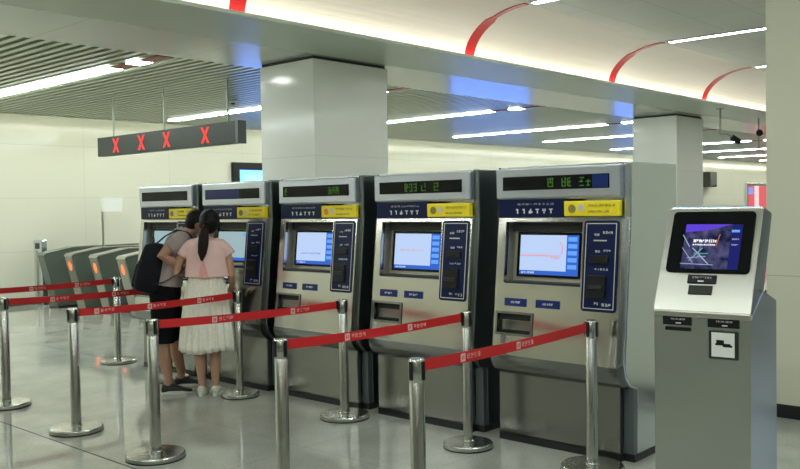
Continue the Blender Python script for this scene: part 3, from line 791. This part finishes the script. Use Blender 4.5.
# ------------------------------------------------------------------ far wall fittings
def wall_screen(y0, y1, z0, z1, label, border=0.10, m='blue_screen'):
    y0, y1 = y0*1.079, y1*1.079; z0, z1 = 1.615+(z0-1.615)*1.079, 1.615+(z1-1.615)*1.079
    t = empty('wall_screen', (XL, (y0+y1)/2, z0)); tag(t, label, 'screen', 'blue screens on the far wall')
    d = (y1-y0)/2
    link('frame', B(0.0, 0.09, -d, d, 0, z1-z0), M['black'], t, bevel=0.008)
    p = link('display', B(0.09, 0.094, -d+border, d-border, border*0.7, z1-z0-border), M[m], t)
    return t, p
t1, p1 = wall_screen(10.48, 12.0, 1.30, 2.52, 'black framed blue screen on the wall, left of the large column', 0.16)
bm = bmesh.new(); box(bm, 0.094, 0.096, -0.54, 0.54, 0.84, 1.06); link('picture_band', bm, M['cyan_screen'], t1)
wall_screen(17.2, 20.9, 0.85, 2.10, 'large blue screen on the wall hidden behind the ticket machines')
wall_screen(25.6, 27.4, 0.85, 2.10, 'blue screen on the wall hidden behind the nearest ticket machine')
# faint notice on wall left (pale card above a slim stand by the gates)
t = empty('notice_stand', (-13.76, 7.65, 0)); tag(t, 'slim pale stand with a small white card behind the gates', 'sign')
link('pole', B(-0.014, 0.014, -0.014, 0.014, 0.0, 1.62), M['gateend'], t)
link('foot', B(-0.09, 0.09, -0.09, 0.09, 0.0, 0.02), M['gateend'], t)
link('card', B(0.014, 0.026, -0.02, 0.36, 1.60, 1.84), M['paper'], t)
# small wall speaker box
t = empty('wall_speaker', (XL, 35.7, 2.16)); tag(t, 'dark square speaker on the distant wall beside the small column', 'speaker')
link('cabinet', B(0.05, 0.36, -0.36, 0.36, 0, 0.62), M['dark'], t, bevel=0.03)
link('bracket', B(0.0, 0.05, -0.2, 0.2, 0.15, 0.45), M['black'], t)
link('front_grille', B(0.36, 0.37, -0.3, 0.3, 0.08, 0.54), M['gateside'], t)
# advert light box
t = empty('advert_lightbox', (XL, 41.6, 0.45)); tag(t, 'red and white advert light box left of the beige pillar', 'advert')
link('case', B(0.01, 0.15, -1.6, 1.6, 0, 1.92), M['steel_side'], t, bevel=0.02)
link('red_panel', B(0.15, 0.155, -1.5, -0.75, 0.1, 1.78), M['ad_red'], t)
link('pale_panel', B(0.15, 0.155, -0.75, -0.2, 0.1, 1.78), M['ad_pink'], t)
link('red_panel', B(0.15, 0.155, -0.2, 1.5, 0.1, 1.78), M['ad_red'], t)
link('blue_patch', B(0.155, 0.158, -1.5, -0.9, 1.4, 1.7), M['ad_blue'], t)
# hanging cameras
def cctv(x, y, drop, label, arm):
    t = empty('security_camera', (x, y, ZS)); tag(t, label, 'security camera', 'hanging security cameras')
    link('ceiling_plate', B(-0.05, 0.05, -0.05, 0.05, -0.012, 0), M['rod'], t)
    link('drop_pipe', tube(bmesh.new(), [((0, 0, 0), .014, .014), ((0, 0, -drop), .014, .014)], n=10, caps=False), M['rod'], t)
    link('arm', tube(bmesh.new(), [((0, 0, -drop), .014, .014), ((arm*0.5, arm*0.5, -drop+0.0), .014, .014), ((arm, arm, -drop-0.05), .014, .014)], n=10, caps=False), M['rod'], t)
    bm = bmesh.new()
    tube(bm, [((arm*0.85, arm*0.85, -drop-0.05), .05, .05), ((arm*1.4, arm*1.4, -drop-0.13), .05, .05)], n=16, caps=False)
    link('camera_body', bm, M['black'], t, bevel=0.004)
    bm = bmesh.new(); ball(bm, (arm*1.42, arm*1.42, -drop-0.135), (.03, .03, .03)); link('lens', bm, M['glass'], t, smooth=True)
cctv(-5.75, 14.3, 0.42, 'security camera on a drop pipe right of the small column', 0.16)
t = empty('dome_camera', (-5.95, 16.6, ZS)); tag(t, 'small black dome camera on a bent pipe next to the beige pillar', 'security camera', 'hanging security cameras')
link('drop_pipe', tube(bmesh.new(), [((0, 0, 0), .014, .014), ((0, 0, -0.55), .014, .014), ((0.08, 0.06, -0.66), .014, .014)], n=10, caps=False), M['rod'], t)
bm = bmesh.new(); ball(bm, (0.01, 0.01, -0.27), (.065, .065, .065)); link('dome', bm, M['black'], t, smooth=True)
# little ceiling sounder among the slats
t = empty('smoke_detector', (-10.0, 7.6, 3.14)); tag(t, 'small round detector on the slatted ceiling above the cross sign', 'smoke detector')
link('housing', lathe(bmesh.new(), [(0, 0), (0.07, 0), (0.06, -0.035), (0, -0.045)], 24), M['greyink'], t, smooth=True)
link('sensor', lathe(bmesh.new(), [(0, -0.04), (0.03, -0.04), (0.025, -0.06), (0, -0.062)], 20), M['dark'], t, smooth=True)

# ------------------------------------------------------------------ people
def hand(bm, wrist, d, palm_n, size=1.0, side=1, curl=0.5):
    """palm, four fingers and a thumb; d = pointing direction, palm_n = where the palm looks, side = thumb side"""
    w = Vector(wrist); d = Vector(d).normalized(); n = Vector(palm_n); n = (n-d*d.dot(n)).normalized(); s = d.cross(n)*side
    pl = 0.085*size
    tube(bm, [(w, .024*size, .018*size), (w+d*pl*0.5, .038*size, .015*size), (w+d*pl, .040*size, .013*size)], side=s, n=12)
    for k, (o, l) in enumerate(((0.028, 0.068), (0.009, 0.078), (-0.010, 0.072), (-0.028, 0.055))):
        b = w + d*pl*0.92 + s*o*size; L = l*size
        c1 = b + (d*math.cos(curl*0.5)+n*math.sin(curl*0.5))*L*0.45
        c2 = c1 + (d*math.cos(curl*1.3)+n*math.sin(curl*1.3))*L*0.32
        c3 = c2 + (d*math.cos(curl*2.0)+n*math.sin(curl*2.0))*L*0.25
        tube(bm, [(b-d*0.015, .0095*size, .0095*size), (b, .0092*size, .0092*size), (c1, .0085*size, .0085*size), (c2, .0078*size, .0078*size), (c3, .0065*size, .0065*size)], side=s, n=8)
    b = w + d*0.022*size + s*0.022*size
    c1 = b + (d*0.6+s*0.75+n*0.2).normalized()*0.038*size; c2 = c1 + (d*0.85+s*0.35+n*0.4).normalized()*0.03*size
    tube(bm, [(b, .013*size, .013*size), (c1, .011*size, .011*size), (c2, .0085*size, .0085*size)], side=n, n=8)

def shoe(name, mu, ms, parent, heel, toe, w, h, open_=False):
    """heel and toe: ground points; upper plus a sole as its child"""
    a = Vector((*heel, 0)); b = Vector((*toe, 0)); d = (b-a).normalized(); s = Vector((-d.y, d.x, 0)); L = (b-a).length
    def ring(bm, t, wd, z0, z1, n=14):
        c = a+d*L*t; return [bm.verts.new(c + s*wd*math.cos(2*PI*k/n) + Vector((0, 0, (z0+z1)/2 + (z1-z0)/2*math.sin(2*PI*k/n)))) for k in range(n)]
    bm = bmesh.new()
    rs = [ring(bm, t, w*q, 0.012, z) for t, q, z in ((0.0, .35, h*.7), (0.04, .62, h), (0.15, .78, h*1.02), (0.33, .80, h), (0.5, .88, h*.78), (0.7, 1.0, h*.58), (0.86, .92, h*.46), (0.96, .6, h*.34), (1.0, .25, h*.25))]
    for p, q in zip(rs, rs[1:]):
        for k in range(14): bm.faces.new((p[k], p[(k+1) % 14], q[(k+1) % 14], q[k]))
    bm.faces.new(rs[0]); bm.faces.new(rs[-1])
    o = link(name, bm, M[mu], parent, smooth=True)
    bm = bmesh.new()
    outl = []
    n = 22
    for k in range(n):
        ang = 2*PI*k/n; t = 0.5-0.52*math.cos(ang); q = (0.72+0.30*max(0, min(1, (t-0.2)/0.5)))
        outl.append(a+d*L*t + s*w*q*math.sin(ang)**1 * (1.0))
    lo = [bm.verts.new((p.x, p.y, 0.0)) for p in outl]; hi = [bm.verts.new((p.x, p.y, 0.030)) for p in outl]
    bm.faces.new(lo); bm.faces.new(hi)
    for k in range(n): bm.faces.new((lo[k], lo[(k+1) % n], hi[(k+1) % n], hi[k]))
    link('sole', bm, M[ms], o, bevel=0.003)
    return o

def face(parent, c, fwd, up, size, skin):
    """eyes, brows and lips placed on the front of the head"""
    c = Vector(c); fwd = Vector(fwd).normalized(); up = (Vector(up)-fwd*fwd.dot(Vector(up))).normalized(); s = fwd.cross(up)
    for k in (-1, 1):
        bm = bmesh.new(); ball(bm, c+fwd*0.083*size+s*k*0.031*size+up*0.004*size, (.011, .011, .008), n=10); link('eye', bm, M['eye'], parent, smooth=True)
        bm = bmesh.new(); tube(bm, [(c+fwd*0.088*size+s*k*0.016*size+up*0.024*size, .004, .004), (c+fwd*0.080*size+s*k*0.046*size+up*0.026*size, .003, .003)], n=8); link('eyebrow', bm, M['hair'], parent)
    bm = bmesh.new(); tube(bm, [(c+fwd*0.082*size+s*0.020*size-up*0.058*size, .004, .004), (c+fwd*0.090*size-up*0.058*size, .007, .006), (c+fwd*0.082*size-s*0.020*size-up*0.058*size, .004, .004)], n=8); link('lips', bm, M['lip'], parent)

# --- woman, back to the camera, ponytail, pink top and cream lace skirt
wm = empty('person', (-6.285, 4.445, 0), yaw)
tag(wm, 'woman with a long ponytail in a pink top and cream lace skirt, seen from behind', 'person')
bm = bmesh.new()
X = (1, 0, 0)
tube(bm, [((0, 0, 0.86), .150, .105), ((0, 0.0, 0.96), .135, .095), ((0, 0, 1.04), .118, .085), ((0, 0, 1.16), .135, .095), ((0, -0.005, 1.26), .150, .090), ((0, 0, 1.315), .122, .066), ((0.0, 0.01, 1.355), .06, .05)], X, 24)
tube(bm, [((0.01, 0.01, 1.34), .050, .052), ((0.025, 0.028, 1.42), .045, .048), ((0.03, 0.035, 1.46), .045, .05)], X, 16)
hd = Euler((-0.22, 0.05, 0))
ball(bm, (0.035, 0.045, 1.505), (.070, .086, .098), hd); ball(bm, (0.035, 0.072, 1.468), (.052, .058, .062), hd)
tube(bm, [((0.035, 0.125, 1.505), .008, .01), ((0.035, 0.145, 1.478), .011, .012)], X, 8)
for s in (-1, 1):
    ball(bm, (0.035+s*0.071, 0.035, 1.495), (.010, .020, .028))
    tube(bm, [((s*0.075, 0, 0.86), .075, .080), ((s*0.080, 0.005, 0.72), .074, .078), ((s*0.070, 0.010, 0.50), .054, .058), ((s*0.066, 0.0, 0.40), .049, .054), ((s*0.064, -0.012, 0.30), .050, .057), ((s*0.060, -0.006, 0.16), .034, .037), ((s*0.058, 0.0, 0.09), .030, .034), ((s*0.058, 0.005, 0.05), .028, .036)], X, 16)
    tube(bm, [((s*0.058, -0.02, 0.04), .028, .024), ((s*0.062, 0.06, 0.04), .036, .022), ((s*0.067, 0.14, 0.03), .036, .016)], X, 12)
# arms
tube(bm, [((-0.130, 0, 1.295), .043, .043), ((-0.180, -0.003, 1.25), .041, .041), ((-0.240, 0.0, 1.15), .037, .038), ((-0.262, 0.015, 1.075), .033, .034), ((-0.235, 0.11, 1.055), .031, .033), ((-0.195, 0.21, 1.065), .023, .025)], (0, 1, 0), 14)
hand(bm, (-0.19, 0.215, 1.066), (0.25, 0.9, 0.15), (0.3, 0, -1), 0.92, 1, 0.5)
tube(bm, [((0.135, 0, 1.295), .043, .043), ((0.182, -0.003, 1.25), .041, .041), ((0.205, 0.0, 1.14), .037, .038), ((0.215, 0.015, 1.04), .032, .034), ((0.215, 0.06, 0.985), .030, .032), ((0.200, 0.12, 0.945), .023, .025)], (0, 1, 0), 14)
hand(bm, (0.20, 0.125, 0.943), (-0.2, 0.8, -0.5), (-0.4, 0, -1), 0.92, -1, 0.6)
body = fused('body', bm, M['skin2'], wm, 0.0065, 3)
face(wm, (0.035, 0.050, 1.498), (0, 1, -0.22), (0, 0.2, 1), 0.98, 'skin2')
bm = bmesh.new()
tube(bm, [((0.01, 0, 1.035), .192, .128), ((0.01, 0, 1.06), .188, .125), ((0.01, 0, 1.13), .180, .120), ((0.01, -0.005, 1.23), .172, .110), ((0.01, -0.002, 1.30), .160, .090), ((0.012, 0.0, 1.345), .108, .072), ((0.015, 0.008, 1.368), .070, .060)], X, 28, caps=False)
for s in (-1, 1):
    tube(bm, [((0.006+s*0.08, 0, 1.31), .062, .060), ((0.004+s*0.13, 0, 1.298), .062, .060), ((0.004+s*0.172, 0, 1.268), .057, .056), ((0.004+s*0.205, 0, 1.215), .055, .054)], (0, 1, 0), 16, caps=False)
fused('pink_top', bm, M['pink'], wm, 0.007, 3)
bm = bmesh.new()
vs = [(0.0, -0.118, 1.21), (-0.012, -0.122, 1.15), (-0.040, -0.131, 1.03), (0.050, -0.131, 1.03), (0.018, -0.122, 1.15)]
a = [bm.verts.new(v) for v in vs]; b = [bm.verts.new((v[0], v[1]+0.012, v[2])) for v in vs]
bm.faces.new(a); bm.faces.new(b)
for i in range(5): bm.faces.new((a[i], a[(i+1) % 5], b[(i+1) % 5], b[i]))
link('back_insert', bm, M['pink2'], wm)
# pleated skirt
bm = bmesh.new(); n = 132; rings = []
for k in range(15):
    q = k/14; z = 1.05 - 0.655*q
    rx = 0.140+0.095*q**0.8 + 0.010*math.sin(q*PI); ry = 0.098+0.085*q**0.75
    rings.append([bm.verts.new(((rx*(1+(0.018+0.055*q)*math.sin(22*2*PI*i/n+0.6*math.sin(i*0.35))))*math.cos(2*PI*i/n), (ry*(1+(0.018+0.055*q)*math.sin(22*2*PI*i/n+0.6*math.sin(i*0.35))))*math.sin(2*PI*i/n), z - (0.012*math.sin(3*2*PI*i/n+1)*q))) for i in range(n)])
for p, q in zip(rings, rings[1:]):
    for i in range(n): bm.faces.new((p[i], p[(i+1) % n], q[(i+1) % n], q[i]))
sk = link('lace_skirt', bm, M['lace'], wm, smooth=True)
so = sk.modifiers.new('thickness', 'SOLIDIFY'); so.thickness = 0.004
# hair and ponytail
bm = bmesh.new()
ball(bm, (0.035, 0.025, 1.520), (.087, .093, .098), hd); ball(bm, (0.035, -0.005, 1.485), (.083, .080, .088)); ball(bm, (0.03, -0.06, 1.49), (.035, .03, .03))
for s in (-1, 1): tube(bm, [((0.035+s*0.065, 0.05, 1.54), .02, .03), ((0.035+s*0.076, 0.045, 1.47), .014, .024), ((0.035+s*0.074, 0.05, 1.42), .008, .014)], X, 10)
fused('hair', bm, M['hair'], wm, 0.007, 3)
bm = bmesh.new()
tube(bm, [((0.028, -0.075, 1.485), .018, .018), ((0.024, -0.108, 1.455), .032, .028), ((0.018, -0.128, 1.38), .045, .030), ((0.012, -0.138, 1.31), .046, .028), ((0.004, -0.142, 1.24), .038, .024), ((0.0, -0.142, 1.185), .014, .012)], X, 16)
fused('ponytail', bm, M['ponytail'], wm, 0.006, 2)
bm = bmesh.new(); tube(bm, [((0.027, -0.080, 1.482), .022, .022), ((0.025, -0.092, 1.472), .022, .022)], X, 14, caps=False); link('hair_tie', bm, M['shorts'], wm)
shoe('shoe', 'shoe_w', 'sole', wm, (-0.058, -0.055), (-0.072, 0.185), 0.047, 0.090)
shoe('shoe', 'shoe_w', 'sole', wm, (0.058, -0.055), (0.074, 0.185), 0.047, 0.090)

# --- man in profile, leaning over, grey T-shirt, black shorts
mn = empty('person', (-6.665, 4.335, 0), yaw+0.2)
tag(mn, 'man in a taupe T-shirt and black shorts leaning towards the woman, wearing a backpack', 'person')
Yv = (0, 1, 0)
bm = bmesh.new()
tube(bm, [((-0.040, 0, 0.88), .145, .100), ((-0.030, 0, 0.98), .140, .098), ((-0.005, 0, 1.09), .140, .100), ((0.045, 0, 1.22), .160, .110), ((0.095, 0, 1.32), .170, .106), ((0.14, 0, 1.380), .130, .074), ((0.17, 0, 1.405), .075, .056)], Yv, 24)
tube(bm, [((0.15, 0, 1.395), .058, .060), ((0.205, 0, 1.435), .055, .055), ((0.235, 0.0, 1.465), .054, .055)], Yv, 16)
hm = Euler((0, 0.75, 0))
ball(bm, (0.265, 0, 1.495), (.093, .074, .100), hm); ball(bm, (0.310, 0, 1.440), (.062, .055, .062), hm)
tube(bm, [((0.352, 0, 1.470), .010, .009), ((0.362, 0, 1.432), .014, .012)], Yv, 8)
for s in (-1, 1): ball(bm, (0.250, s*0.076, 1.478), (.022, .011, .032), hm)
for s, kx, ky, ax, ay in ((-1, -0.060, -0.095, -0.035, -0.085), (1, 0.030, 0.150, 0.060, 0.215)):
    tube(bm, [((-0.045, s*0.080, 0.86), .074, .080), ((-0.055+(kx+0.055)*0.4, s*0.085+(ky-s*0.085)*0.4, 0.73), .080, .086), ((kx, ky, 0.50), .058, .060), ((kx-0.008, ky, 0.42), .052, .056), ((kx+(ax-kx)*0.35-0.012, ky+(ay-ky)*0.35, 0.32), .052, .060), ((ax, ay, 0.16), .036, .038), ((ax, ay, 0.09), .034, .037), ((ax+0.005, ay, 0.05), .032, .038)], Yv, 16)
    tube(bm, [((ax-0.02, ay, 0.045), .030, .026), ((ax+0.09, ay, 0.04), .038, .024), ((ax+0.16, ay, 0.032), .038, .016)], Yv, 12)
tube(bm, [((0.100, -0.145, 1.345), .052, .052), ((0.060, -0.195, 1.315), .052, .052), ((-0.010, -0.215, 1.265), .045, .045), ((-0.055, -0.220, 1.225), .041, .041), ((0.000, -0.205, 1.185), .040, .038), ((0.075, -0.175, 1.155), .030, .029), ((0.100, -0.168, 1.148), .026, .025)], Yv, 16)
hand(bm, (0.105, -0.166, 1.147), (0.95, 0.25, -0.12), (0.1, 0.8, -0.6), 1.0, -1, 0.7)
tube(bm, [((0.115, 0.145, 1.340), .050, .050), ((0.140, 0.200, 1.26), .048, .048), ((0.165, 0.225, 1.16), .040, .040), ((0.20, 0.215, 1.14), .038, .036), ((0.245, 0.165, 1.17), .027, .026)], Yv, 16)
hand(bm, (0.25, 0.160, 1.174), (0.7, -0.5, 0.3), (0.2, 0, -1), 1.0, 1, 0.4)
fused('body', bm, M['skin'], mn, 0.0065, 3)
face(mn, (0.274, 0, 1.482), (0.77, 0, -0.64), (0.64, 0, 0.77), 1.0, 'skin')
bm = bmesh.new()
tube(bm, [((-0.035, 0, 0.955), .180, .142), ((-0.025, 0, 1.01), .174, .136), ((0.0, 0, 1.11), .170, .130), ((0.045, 0, 1.22), .180, .130), ((0.093, 0, 1.32), .185, .122), ((0.136, 0, 1.385), .165, .102), ((0.165, 0, 1.416), .090, .076)], Yv, 28, caps=False)
tube(bm, [((0.125, -0.095, 1.360), .078, .076), ((0.100, -0.150, 1.352), .079, .076), ((0.060, -0.195, 1.318), .071, .067), ((0.010, -0.212, 1.280), .066, .063)], Yv, 18, caps=False)
tube(bm, [((0.120, 0.095, 1.360), .078, .076), ((0.115, 0.148, 1.350), .079, .076), ((0.137, 0.195, 1.275), .066, .064), ((0.150, 0.210, 1.225), .064, .062)], Yv, 18, caps=False)
fused('t_shirt', bm, M['tee'], mn, 0.007, 3)
bm = bmesh.new()
tube(bm, [((-0.034, 0, 1.00), .166, .126), ((-0.045, 0, 0.86), .178, .136)], Yv, 24)
for s, kx, ky in ((-1, -0.060, -0.095), (1, 0.030, 0.150)):
    tube(bm, [((-0.055, s*0.085, 0.88), .100, .122), ((-0.055+(kx+0.055)*0.4, s*0.085+(ky-s*0.085)*0.4, 0.72), .098, .112), ((kx, ky, 0.450), .088, .092)], Yv, 20, caps=False)
fused('shorts', bm, M['shorts'], mn, 0.008, 3)
bm = bmesh.new()
ball(bm, (0.245, 0, 1.520), (.103, .088, .088), hm); ball(bm, (0.205, 0, 1.490), (.070, .078, .072)); ball(bm, (0.305, 0, 1.540), (.065, .068, .040), Euler((0, 0.85, 0)))
fused('hair', bm, M['hair'], mn, 0.007, 3)
shoe('shoe', 'shoe_b', 'sole', mn, (-0.095, -0.085), (0.180, -0.080), 0.055, 0.095)
shoe('shoe', 'shoe_b', 'sole', mn, (0.0, 0.215), (0.275, 0.225), 0.055, 0.095)

# backpack hanging from his shoulder
bp = empty('backpack', (-6.665, 4.335, 0), yaw+0.2)
tag(bp, 'black backpack hanging on the back of the man in the taupe T-shirt', 'backpack')
R_ = Matrix.Rotation(0.20, 3, 'Y')
def bbox(name, c, r, m, par, lev=2, rot=R_):
    bm = bmesh.new(); bmesh.ops.create_cube(bm, size=1.0)
    bmesh.ops.subdivide_edges(bm, edges=bm.edges[:], cuts=2, use_grid_fill=True)
    for v in bm.verts:
        q = v.co.z; v.co = Vector((v.co.x*r[0]*2*(1.0-0.45*max(0, q+0.1)), v.co.y*r[1]*2*(1-0.25*max(0, q)), v.co.z*r[2]*2))
    bmesh.ops.rotate(bm, cent=(0, 0, 0), matrix=rot, verts=bm.verts); bmesh.ops.translate(bm, vec=c, verts=bm.verts)
    o = link(name, bm, m, par, smooth=True); s = o.modifiers.new('round', 'SUBSURF'); s.levels = lev; s.render_levels = lev
    return o
bbox('main_bag', (-0.155, -0.01, 1.11), (0.120, 0.160, 0.220), M['bag'], bp)
bbox('front_pocket', (-0.245, -0.01, 1.055), (0.065, 0.120, 0.120), M['bag'], bp)
bm = bmesh.new(); tube(bm, [((-0.13, -0.06, 1.34), .008, .008), ((-0.135, -0.045, 1.385), .008, .008), ((-0.135, 0.005, 1.385), .008, .008), ((-0.13, 0.02, 1.34), .008, .008)], X, 8)
link('grab_handle', bm, M['strap'], bp, smooth=True)
for s in (-1, 1):
    bm = bmesh.new()
    tube(bm, [((-0.12, s*0.085, 1.31), .024, .006), ((-0.03, s*0.105, 1.385), .026, .006), ((0.075, s*0.118, 1.440), .028, .007), ((0.165, s*0.125, 1.415), .028, .007), ((0.230, s*0.135, 1.33), .028, .007), ((0.205, s*0.155, 1.20), .025, .006), ((0.10, s*0.190, 1.07), .014, .004), ((-0.05, s*0.188, 0.99), .013, .004), ((-0.17, s*0.150, 0.97), .013, .004)], Yv, 10)
    link('shoulder_strap', bm, M['strap'], bp, smooth=True)
bm = bmesh.new(); tube(bm, [((-0.262, -0.11, 1.16), .003, .003), ((-0.266, 0.09, 1.16), .003, .003)], X, 8); link('zip', bm, M['greyink'], bp)

# ------------------------------------------------------------------ world and view
w = bpy.data.worlds.new('world'); S.world = w; w.use_nodes = True
w.node_tree.nodes['Background'].inputs[0].default_value = (0.75, 0.82, 0.72, 1); w.node_tree.nodes['Background'].inputs[1].default_value = 0.05
S.view_settings.view_transform = 'Standard'; S.view_settings.look = 'None'
S.view_settings.exposure = 0.12; S.view_settings.gamma = 1.0
S.view_settings.use_curve_mapping = False
S.cycles.max_bounces = 8; S.cycles.diffuse_bounces = 5; S.cycles.glossy_bounces = 5
S.cycles.use_denoising = True
S.cycles.sample_clamp_indirect = 8
